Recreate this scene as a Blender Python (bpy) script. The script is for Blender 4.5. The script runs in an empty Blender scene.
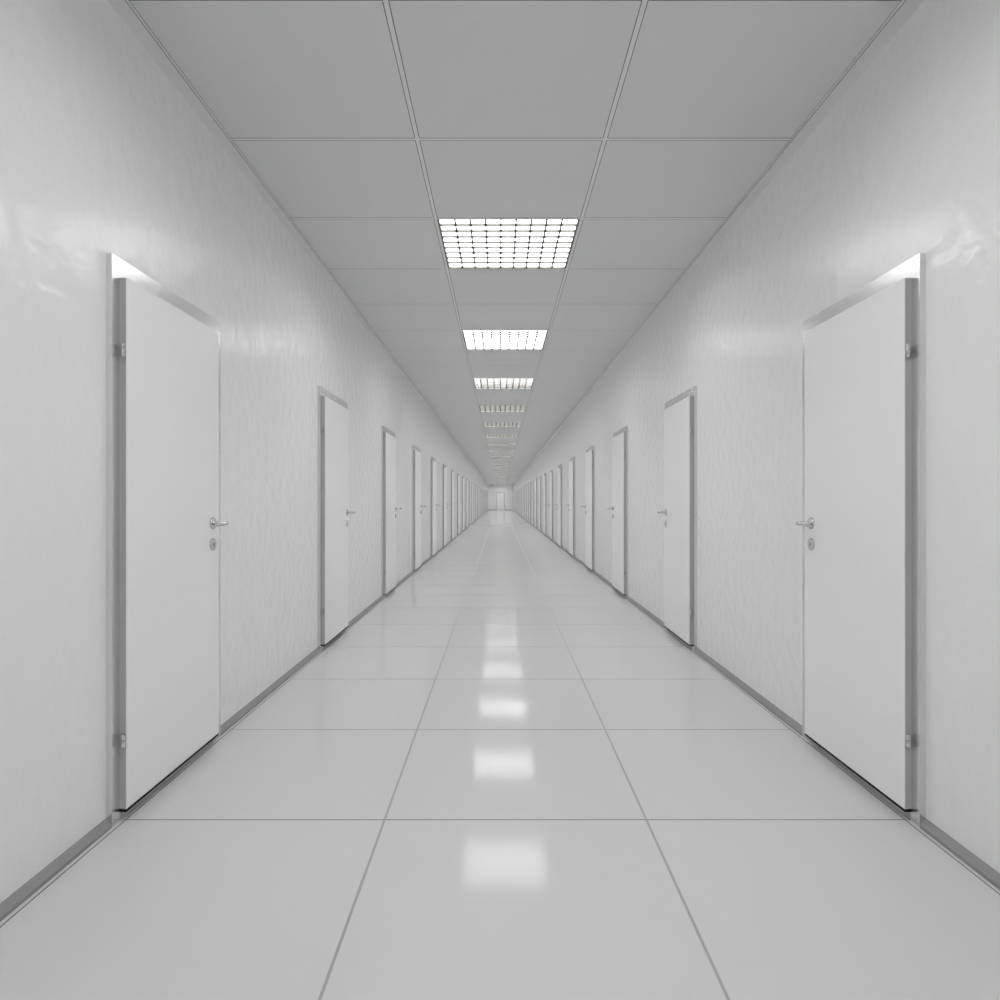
import bpy, bmesh, math
from mathutils import Vector, Matrix

# ------------------------------------------------------------------ camera, world, exposure
SC = bpy.context.scene
COL = SC.collection
EYE = 1.222
cam_data = bpy.data.cameras.new('camera')
cam_data.lens = 24.0
cam_data.sensor_width = 36.0
cam_data.clip_start = 0.02
cam_data.clip_end = 300
cam = bpy.data.objects.new('camera', cam_data)
cam.location = (0, 0, EYE)
cam.rotation_euler = (math.pi / 2, 0, 0)
COL.objects.link(cam)
SC.camera = cam

world = bpy.data.worlds.new('world')
SC.world = world
world.use_nodes = True
world.node_tree.nodes['Background'].inputs[0].default_value = (0, 0, 0, 1)
world.node_tree.nodes['Background'].inputs[1].default_value = 0.0

SC.view_settings.view_transform = 'Standard'
SC.view_settings.look = 'None'
SC.view_settings.gamma = 1.0
SC.view_settings.use_curve_mapping = False
SC.view_settings.exposure = 0.0
LIGHT = 10.4                       # radiance of the panels in the ceiling lights

SC.cycles.max_bounces = 14
SC.cycles.diffuse_bounces = 10
SC.cycles.glossy_bounces = 6
SC.cycles.sample_clamp_indirect = 4.0
SC.cycles.caustics_reflective = True
SC.cycles.use_denoising = True

# ------------------------------------------------------------------ sizes (metres)
C = 0.059                         # centre line of the corridor
D0 = 2.556                        # first transverse tile joint in the picture
END = D0 + 79                     # end wall
BACK = D0 - 9                     # wall behind the camera
H = EYE + 1.924                   # ceiling height
W_WALL = 1.527                    # half widths, from the centre line
W_FRAME = 1.5045
W_LEAF = 1.478

# ------------------------------------------------------------------ materials
def material(name, color, rough=0.5, metal=0.0, spec=0.5):
    m = bpy.data.materials.new(name)
    m.use_nodes = True
    b = m.node_tree.nodes['Principled BSDF']
    b.inputs['Base Color'].default_value = (*color, 1)
    b.inputs['Roughness'].default_value = rough
    b.inputs['Metallic'].default_value = metal
    b.inputs['Specular IOR Level'].default_value = spec
    return m

def add_bump(m, layers, dist=0.01, strength=1.0, coat=0):
    """layers: (scale, detail, weight, stretch) noises summed as the height of one bump node"""
    nt = m.node_tree
    b = nt.nodes['Principled BSDF']
    tc = nt.nodes.new('ShaderNodeTexCoord')
    last = None
    for scale, detail, weight, stretch in layers:
        mp = nt.nodes.new('ShaderNodeMapping')
        mp.inputs['Scale'].default_value = stretch
        nt.links.new(tc.outputs['Object'], mp.inputs['Vector'])
        n = nt.nodes.new('ShaderNodeTexNoise')
        n.inputs['Scale'].default_value = scale
        n.inputs['Detail'].default_value = detail
        nt.links.new(mp.outputs['Vector'], n.inputs['Vector'])
        mu = nt.nodes.new('ShaderNodeMath')
        mu.operation = 'MULTIPLY'
        mu.inputs[1].default_value = weight
        nt.links.new(n.outputs['Fac'], mu.inputs[0])
        if last is None:
            last = mu
        else:
            ad = nt.nodes.new('ShaderNodeMath')
            ad.operation = 'ADD'
            nt.links.new(last.outputs[0], ad.inputs[0])
            nt.links.new(mu.outputs[0], ad.inputs[1])
            last = ad
    bp = nt.nodes.new('ShaderNodeBump')
    bp.inputs['Strength'].default_value = strength
    bp.inputs['Distance'].default_value = dist
    nt.links.new(last.outputs[0], bp.inputs['Height'])
    nt.links.new(bp.outputs['Normal'], b.inputs['Coat Normal' if coat else 'Normal'])
    if coat:                      # a thin uneven varnish: the bumps only show in what it reflects
        b.inputs['Coat Weight'].default_value = .75
        b.inputs['Coat Roughness'].default_value = coat
        b.inputs['Coat IOR'].default_value = 1.37
    return m

ONE = (1, 1, 1)
M_WALL = add_bump(material('wall_plaster', (.86, .86, .86), .5, 0, .2),
                  [(12, 4, 1.0, ONE)], dist=.0080, coat=.075)
M_LEAF = add_bump(material('door_paint', (.90, .90, .90), .5, 0, .2), [(60, 2, 1.0, ONE)], dist=.0003, coat=.2)
M_FLOOR = material('floor_tile', (.675, .675, .675), .09, 0, .10)
M_JOINT = material('joint_filler', (.40, .40, .40), .6, 0, .2)
M_GROUT = material('grout', (.09, .09, .09), .8, 0, .2)
M_CEIL = add_bump(material('ceiling_panel', (.73, .73, .73), .85, 0, .2), [(160, 2, 1.0, ONE)], dist=.0015)
M_GRID = material('ceiling_grid', (.79, .79, .79), .6, 0, .3)
M_COVE = material('cove_paint', (.72, .72, .72), .6, 0, .3)
M_GAP_SHADE = material('gap_shade', (.24, .24, .24), .9, 0, .1)  # grey stands in for shade in the lengthways and edge ceiling gaps
M_VOID_SHADE = material('void_gap_shade', (.05, .05, .05), .9, 0, .1)  # ceiling void, and near-black in place of shade in crosswise gaps
M_METAL = add_bump(material('satin_metal', (.80, .80, .80), .22, .88), [(220, 2, 1.0, (1, 1, .25))], dist=.0003)
M_SKIRT = material('skirting', (.31, .31, .31), .5, 0, .3)
M_EDGE = material('door_edge', (.52, .52, .52), .5, 0, .3)
M_CHROME = material('handle_metal', (.66, .66, .66), .2, 1.0)
M_GASKET = material('gasket', (.50, .50, .50), .6, 0, .3)
M_RUBBER = material('black_rubber', (.008, .008, .008), .7, 0, .2)
M_BLADE = material('louver_blade', (.084, .082, .076), .6, 0, .2)
M_HOUSING = material('light_housing', (.17, .165, .15), .6, 0, .2)
M_GLOW = bpy.data.materials.new('light_panel')
M_GLOW.use_nodes = True
_b = M_GLOW.node_tree.nodes['Principled BSDF']
_b.inputs['Base Color'].default_value = (.8, .8, .8, 1)
_b.inputs['Emission Color'].default_value = (1, 1, 1, 1)
_b.inputs['Emission Strength'].default_value = LIGHT

# ------------------------------------------------------------------ helpers
def box(bm, x0, x1, y0, y1, z0, z1, skip=()):
    x0, x1 = min(x0, x1), max(x0, x1)
    v = [bm.verts.new(p) for p in
         ((x0, y0, z0), (x1, y0, z0), (x1, y1, z0), (x0, y1, z0),
          (x0, y0, z1), (x1, y0, z1), (x1, y1, z1), (x0, y1, z1))]
    faces = {'bottom': (0, 3, 2, 1), 'top': (4, 5, 6, 7), 'front': (0, 1, 5, 4),
             'right': (1, 2, 6, 5), 'back': (2, 3, 7, 6), 'left': (3, 0, 4, 7)}
    for k, f in faces.items():
        if k not in skip:
            bm.faces.new([v[i] for i in f])

def prism_y(bm, profile, y0, y1):
    """profile = list of (x, z), swept along y"""
    a = [bm.verts.new((x, y0, z)) for x, z in profile]
    b = [bm.verts.new((x, y1, z)) for x, z in profile]
    n = len(profile)
    for i in range(n):
        j = (i + 1) % n
        bm.faces.new((a[i], a[j], b[j], b[i]))
    bm.faces.new(a[::-1])
    bm.faces.new(b)

def bevel(bm, w, seg=2):
    bmesh.ops.bevel(bm, geom=list(bm.edges), offset=w, segments=seg, affect='EDGES', profile=.7)

def lathe(bm, profile, axis_o, axis_d, n=32):
    """profile = list of (radius, height) around axis_d from axis_o"""
    d = Vector(axis_d).normalized()
    u = d.orthogonal().normalized()
    w = d.cross(u)
    o = Vector(axis_o)
    rings = []
    for r, h in profile:
        if r < 1e-6:
            rings.append([bm.verts.new(o + d * h)])
        else:
            rings.append([bm.verts.new(o + d * h + (u * math.cos(2 * math.pi * k / n) + w * math.sin(2 * math.pi * k / n)) * r)
                          for k in range(n)])
    for a, b in zip(rings, rings[1:]):
        for k in range(n):
            j = (k + 1) % n
            if len(a) == 1 and len(b) == 1:
                continue
            if len(a) == 1:
                bm.faces.new((a[0], b[j], b[k]))
            elif len(b) == 1:
                bm.faces.new((a[k], a[j], b[0]))
            else:
                bm.faces.new((a[k], a[j], b[j], b[k]))

def tube(bm, pts, radii, n=16):
    pts = [Vector(p) for p in pts]
    rings = []
    up = Vector((0, 0, 1))
    for i, p in enumerate(pts):
        t = (pts[min(i + 1, len(pts) - 1)] - pts[max(i - 1, 0)]).normalized()
        s = t.cross(up).normalized()
        u = s.cross(t)
        ra, rb = radii[i]
        rings.append([bm.verts.new(p + s * math.cos(2 * math.pi * k / n) * ra + u * math.sin(2 * math.pi * k / n) * rb)
                      for k in range(n)])
    for a, b in zip(rings, rings[1:]):
        for k in range(n):
            j = (k + 1) % n
            bm.faces.new((a[k], a[j], b[j], b[k]))
    bm.faces.new(rings[0][::-1])
    bm.faces.new(rings[-1])

def obj(name, bm, mat, parent=None, smooth=False, loc=None):
    bmesh.ops.recalc_face_normals(bm, faces=bm.faces)
    me = bpy.data.meshes.new(name)
    bm.to_mesh(me)
    bm.free()
    me.materials.append(mat)
    if smooth:
        for p in me.polygons:
            p.use_smooth = True
        me.set_sharp_from_angle(angle=math.radians(40))
    o = bpy.data.objects.new(name, me)
    COL.objects.link(o)
    if parent:
        o.parent = parent
    if loc:
        o.location = loc
    return o

def empty(name, loc=(0, 0, 0)):
    o = bpy.data.objects.new(name, None)
    o.location = loc
    COL.objects.link(o)
    return o

def tag(o, label, category=None, group=None, kind=None):
    o['label'] = label
    if category:
        o['category'] = category
    if group:
        o['group'] = group
    if kind:
        o['kind'] = kind
    return o

def copy_tree(o, parent=None):
    c = o.copy()
    COL.objects.link(c)
    if parent:
        c.parent = parent
    for ch in list(o.children):
        copy_tree(ch, c)
    return c

# ------------------------------------------------------------------ floor
T = 0.15                                          # thickness of the shell
SLAB = 1.487                                      # tiles end here, then a groove and a border strip
joints = [BACK + i for i in range(int(round(END - BACK)) + 1)]
G = 0.0028                                        # half width of a floor groove
bm = bmesh.new()
GL = 0.0045                                       # lengthways joints are wider and paler
cols = [(-SLAB, -.5 - GL), (-.5 + GL, .5 - GL), (.5 + GL, SLAB)]
for ya, yb in zip(joints, joints[1:]):
    for xa, xb in cols:
        box(bm, C + xa, C + xb, ya + G - .007, yb - G - .007, -.012, 0)
for s in (-1, 1):
    box(bm, C + s * (SLAB + .005), C + s * W_WALL, BACK, END, -.012, 0)
floor = tag(obj('floor', bm, M_FLOOR), 'glossy pale grey tiled floor of the corridor', 'floor', kind='structure')
bm = bmesh.new()
box(bm, C - W_WALL - T, C + W_WALL + T, BACK - T, END + T, -.15, -.0008)
obj('grout', bm, M_GROUT, floor)
bm = bmesh.new()
for x in (-.5, .5):
    box(bm, C + x - GL, C + x + GL, BACK, END, -.01, -.0004)
obj('joint_filler', bm, M_JOINT, floor)

# ------------------------------------------------------------------ walls
for s, nm in ((-1, 'left'), (1, 'right')):
    bm = bmesh.new()
    box(bm, C + s * W_WALL, C + s * (W_WALL + T), BACK - T, END + T, -.004, H + .2)
    tag(obj('wall_' + nm, bm, M_WALL), 'white textured plaster wall along the %s side of the corridor' % nm, 'wall', kind='structure')
bm = bmesh.new()
box(bm, C - W_WALL, C + W_WALL, END, END + T, -.004, H + .2)
tag(obj('wall_end', bm, M_WALL), 'small white wall with one door closing the far end', 'wall', kind='structure')
bm = bmesh.new()
box(bm, C - W_WALL, C + W_WALL, BACK - T, BACK, -.004, H + .2)
tag(obj('wall_back', bm, M_WALL), 'white wall closing the corridor behind the viewer', 'wall', kind='structure')

# ------------------------------------------------------------------ ceiling
ST = .0095                                        # half width of a grid strip
GAP = .0045
light_rows = []                                   # index of the joint at the near edge of each light
k = 0
while k + 1 < len(joints):
    if (k - 9 - 2) % 3 == 0:
        light_rows.append(k)
    k += 1
bm = bmesh.new()
e = ST + GAP
ccols = [(-SLAB, -.5 - e), (-.5 + e, .5 - e), (.5 + e, SLAB)]
for i, (ya, yb) in enumerate(zip(joints, joints[1:])):
    for c_, (xa, xb) in enumerate(ccols):
        if c_ == 1 and i in light_rows:
            continue
        box(bm, C + xa, C + xb, ya + e, yb - e, H, H + .015)
ceiling = tag(obj('ceiling', bm, M_CEIL), 'suspended ceiling of pale grey square panels', 'ceiling', kind='structure')
bm = bmesh.new()
box(bm, C - W_WALL, C + W_WALL, BACK, END, H + .12, H + .2)
obj('ceiling_void', bm, M_VOID_SHADE, ceiling)
bm = bmesh.new()
for x in (-.5, .5):
    box(bm, C + x - ST, C + x + ST, BACK, END, H - .0014, H + .02)
for y in joints[1:-1]:
    for xa, xb in ((-SLAB, -.5 - ST), (-.5 + ST, .5 - ST), (.5 + ST, SLAB)):
        box(bm, C + xa, C + xb, y - ST, y + ST, H - .0005, H + .02)
for s in (-1, 1):
    box(bm, C + s * (SLAB + .003), C + s * (SLAB + .0135), BACK, END, H - .0012, H + .02)
obj('ceiling_grid', bm, M_GRID, ceiling)
bm = bmesh.new()                                  # solid filler beside lengthways strips, coloured grey for the gaps' shade
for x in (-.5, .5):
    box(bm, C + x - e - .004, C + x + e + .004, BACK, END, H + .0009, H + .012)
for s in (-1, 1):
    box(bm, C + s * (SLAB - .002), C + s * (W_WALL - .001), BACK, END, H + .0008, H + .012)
obj('gap_shade_fill', bm, M_GAP_SHADE, ceiling)
bm = bmesh.new()  # solid filler beside cross strips, its dark colour painting in the gap shade
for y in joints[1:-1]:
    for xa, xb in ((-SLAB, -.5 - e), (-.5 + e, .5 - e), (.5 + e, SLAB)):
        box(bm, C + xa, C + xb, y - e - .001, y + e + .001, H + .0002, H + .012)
obj('gap_shade_fill', bm, M_VOID_SHADE, ceiling)

# ceiling edge trims
for n_, s in ((1, -1), (2, 1)):
    bm = bmesh.new()
    prism_y(bm, [(C + s * 1.5045, H - .001), (C + s * 1.5045, H + .0005), (C + s * W_WALL, H + .0005), (C + s * W_WALL, H - .057)], BACK, END)
    tag(obj('trim_%d' % n_, bm, M_COVE), 'pale grey moulding between the ceiling and the %s wall' % ('left', 'right')[n_ - 1], 'moulding', kind='structure')

# ------------------------------------------------------------------ doors
PITCH = 2.88
DOOR0 = 2.483                                     # near edge of the first door frame
FR_W = .966
FR_H = 2.141
LF0, LF1 = .050, .880                             # leaf from the near edge of the frame
LZ0, LZ1 = .047, 2.067

def make_door(s, name):
    """door with its base at the near bottom corner of its frame, on the wall at x = 0; the room is towards -s"""
    def X(off):                                   # off = distance from the centre line
        return s * (off - W_WALL)
    root = empty(name)
    bm = bmesh.new()
    xf, xw = X(W_FRAME), X(W_WALL)
    box(bm, xf, xw, 0, LF0 + .004, 0, FR_H)
    box(bm, xf, xw, LF1 - .004, FR_W, 0, FR_H)
    box(bm, xf, xw, LF0 + .004, LF1 - .004, LZ1 - .004, FR_H)
    obj('door_frame', bm, M_METAL, root)
    bm = bmesh.new()
    box(bm, X(W_LEAF), X(W_LEAF + .003), LF0, LF1, LZ0, LZ1)
    bevel(bm, .0006, 1)
    leaf = obj('door_leaf', bm, M_LEAF, root)
    bm = bmesh.new()
    box(bm, X(W_LEAF + .003), X(W_LEAF + .0135), LF0 + .0002, LF1 - .0002, LZ0, LZ1 - .0002)
    obj('door_edge', bm, M_EDGE, leaf)
    bm = bmesh.new()
    box(bm, X(W_LEAF + .001), X(W_FRAME), LF0 + .0006, LF1 - .001, LZ0 - .011, LZ0)
    obj('bottom_seal', bm, M_RUBBER, leaf)
    bm = bmesh.new()
    box(bm, X(W_LEAF + .0135), X(W_FRAME), LF0 + .0005, LF1 - .002, LZ0 + .002, LZ1 - .001)
    obj('door_gasket', bm, M_GASKET, leaf)
    bm = bmesh.new()
    box(bm, X(W_FRAME), X(W_WALL), LF0 + .004, LF1 - .004, LZ0, LZ1 - .004)
    obj('door_core', bm, M_LEAF, leaf)
    bm = bmesh.new()
    box(bm, X(W_FRAME + .001), X(W_WALL), LF0 + .004, LF1 - .004, 0, LZ0 - .002)
    obj('threshold', bm, M_GASKET, root)
    # lever handle on a round rose
    hy, hz = .805, 1.107
    bm = bmesh.new()
    lathe(bm, [(0, 0), (.030, 0), (.030, .006), (.0275, .009), (.013, .0095), (.0115, .012), (0, .012)],
          (X(W_LEAF), hy, hz), (-s, 0, 0))
    rose = obj('handle_rose', bm, M_CHROME, root, smooth=True)
    bm = bmesh.new()
    pts, rad = [], []
    ox = W_LEAF
    for a in (.008, .030, .050):
        pts.append((X(ox - a), hy, hz)); rad.append((.0100, .0100))
    for q in range(1, 6):
        t = q / 5 * math.pi / 2
        pts.append((X(ox - .055 - .022 * math.sin(t)), hy - .022 * (1 - math.cos(t)), hz)); rad.append((.0100, .0100))
    for q in range(1, 6):
        pts.append((X(ox - .077 + .004 * (q / 5) ** 2), hy - .022 - .103 * q / 5, hz)); rad.append((.0100 - .0008 * q, .0100 + .0006 * q))
    pts.append((X(ox - .073), hy - .128, hz)); rad.append((.003, .008))
    tube(bm, pts, rad)
    obj('lever_handle', bm, M_CHROME, rose, smooth=True)
    bm = bmesh.new()
    kz = 1.004
    lathe(bm, [(0, 0), (.031, 0), (.031, .005), (.029, .0075), (.0105, .008), (.0105, .0095), (0, .0095)],
          (X(W_LEAF), hy, kz), (-s, 0, 0))
    plate = obj('lock_plate', bm, M_CHROME, root, smooth=True)
    bm = bmesh.new()
    box(bm, X(W_LEAF - .0094), X(W_LEAF - .0100), hy - .0016, hy + .0016, kz - .008, kz + .008)
    obj('keyhole', bm, M_RUBBER, plate)
    # two barrel hinges
    for z in (1.79, .312):
        bm = bmesh.new()
        o_ = (X(W_LEAF + .0085), LF0 - .009, z)
        for a, b in ((-.023, -.0012), (.0012, .023)):
            lathe(bm, [(0, a), (.0078, a), (.0082, a + .001), (.0082, b - .001), (.0078, b), (0, b)], o_, (0, 0, 1), 20)
        lathe(bm, [(0, -.027), (.003, -.0265), (.0045, -.023), (.0045, .023), (0, .023)], o_, (0, 0, 1), 12)
        box(bm, X(W_LEAF + .006), X(W_LEAF + .012), LF0 - .006, LF0, z - .019, z + .019)
        obj('hinge', bm, M_CHROME, root, smooth=True)
    return root

ORD = ['nearest', 'second', 'third', 'fourth', 'fifth', 'sixth', 'seventh', 'eighth', 'ninth', 'tenth', 'eleventh',
       'twelfth', 'thirteenth', 'fourteenth', 'fifteenth', 'sixteenth', 'seventeenth', 'eighteenth', 'nineteenth',
       'twentieth', 'twenty-first', 'twenty-second', 'twenty-third', 'twenty-fourth', 'twenty-fifth', 'twenty-sixth',
       'twenty-seventh', 'twenty-eighth']
N_DOORS = 27
num = 0
for s, nm in ((-1, 'left'), (1, 'right')):
    proto = None
    for i in range(N_DOORS):
        num += 1
        if proto is None:
            d = proto = make_door(s, 'door_%d' % num)
        else:
            d = copy_tree(proto)
            d.name = 'door_%d' % num
        d.location = (C + s * W_WALL, DOOR0 + PITCH * i, 0)
        if i == 0:
            lab = 'large white door in satin metal frame, nearest the viewer on the %s wall' % nm
        else:
            lab = 'white door in metal frame, %s from the viewer on the %s wall' % (ORD[i], nm)
        tag(d, lab, 'door', 'doors along the %s wall' % nm, 'structure')

# the door in the end wall, seen face on
num += 1
ed = tag(empty('door_%d' % num, (C, END, 0)), 'tiny white door facing the viewer in the far end wall', 'door', kind='structure')
bm = bmesh.new()
for a, b in ((-.50, -.435), (.435, .50)):
    box(bm, a, b, -.0225, 0, 0, 2.16)
box(bm, -.435, .435, -.0225, 0, 2.075, 2.16)
obj('door_frame', bm, M_METAL, ed)
bm = bmesh.new()
box(bm, -.433, .433, -.045, 0, .02, 2.073)
bevel(bm, .001, 1)
obj('door_leaf', bm, M_LEAF, ed)
bm = bmesh.new()
lathe(bm, [(0, 0), (.030, 0), (.030, .007), (0, .009)], (.36, -.045, 1.107), (0, -1, 0))
rose = obj('handle_rose', bm, M_CHROME, ed, smooth=True)
bm = bmesh.new()
tube(bm, [(.36, -.05, 1.107), (.36, -.10, 1.107), (.345, -.115, 1.107), (.23, -.115, 1.107)], [(.01, .01)] * 4)
obj('lever_handle', bm, M_CHROME, rose, smooth=True)

# ------------------------------------------------------------------ skirting between the doors
for s, nm in ((-1, 'left'), (1, 'right')):
    bm = bmesh.new()
    prof = [(C + s * (W_FRAME + .001), .0), (C + s * (W_FRAME + .001), .012), (C + s * W_WALL, .037), (C + s * W_WALL, .0)]
    y = BACK
    for i in range(N_DOORS):
        y1 = DOOR0 + PITCH * i
        prism_y(bm, prof, y, y1)
        y = y1 + FR_W
    prism_y(bm, prof, y, END)
    tag(obj('baseboard_' + nm, bm, M_SKIRT), 'low grey skirting along the foot of the %s wall' % nm, 'skirting', kind='structure')
bm = bmesh.new()
for a, b in ((-W_FRAME, -.5), (.5, W_FRAME)):
    box(bm, C + a, C + b, END - .02, END, 0, .045)
tag(obj('baseboard_end', bm, M_SKIRT), 'low grey skirting along the foot of the far end wall', 'skirting', kind='structure')

# ------------------------------------------------------------------ ceiling lights
def make_light():
    root = empty('ceiling_light')
    L = .5 - e                                    # half size of the opening between the strips
    F = .0095                                     # width of the rim
    bm = bmesh.new()
    for a, b, c_, d_ in ((-L, -L + F, -L, L), (L - F, L, -L, L), (-L + F, L - F, -L, -L + F), (-L + F, L - F, L - F, L)):
        box(bm, a, b, c_, d_, 0, .06)
    box(bm, -L, L, -L, L, .06, .075)
    obj('housing', bm, M_HOUSING, root)
    I = L - F
    bm = bmesh.new()
    n = 9
    t = .0066
    u = .0044                                     # cross blades are thinner
    bh = .0172
    for q in range(1, n):
        p = -I + 2 * I * q / n
        box(bm, p - t, p + t, -I, I, .001, bh)
    for q in range(1, n):
        p = -I + 2 * I * q / n
        for r in range(n):
            a = -I + 2 * I * r / n + (t if r else 0)
            b = -I + 2 * I * (r + 1) / n - (t if r < n - 1 else 0)
            box(bm, a, b, p - u, p + u, .001, bh)
    obj('louver_grid', bm, M_BLADE, root)
    bm = bmesh.new()
    box(bm, -I, I, -I, I, bh + .001, bh + .005)
    obj('light_panel', bm, M_GLOW, root)
    return root

n_behind = sum(1 for k in light_rows if joints[k] < D0)
proto = None
for i, k in enumerate(light_rows):
    if proto is None:
        o = proto = make_light()
    else:
        o = copy_tree(proto)
    o.location = (C, joints[k] + .5, H)
    j = i - n_behind
    if j < 0:
        lab = ('square louvred ceiling light just above the viewer, out of the picture',
               'square louvred ceiling light behind the viewer, closest to the viewer',
               'square louvred ceiling light behind the viewer, by the rear wall')[-j - 1]
    elif j == 0:
        lab = 'large bright square ceiling light with grid louvre, nearest the viewer'
    elif j < len(ORD):
        lab = 'square ceiling light with grid louvre, %s from the viewer' % ORD[j]
    tag(o, lab, 'ceiling light', 'square louvred lights along the ceiling')
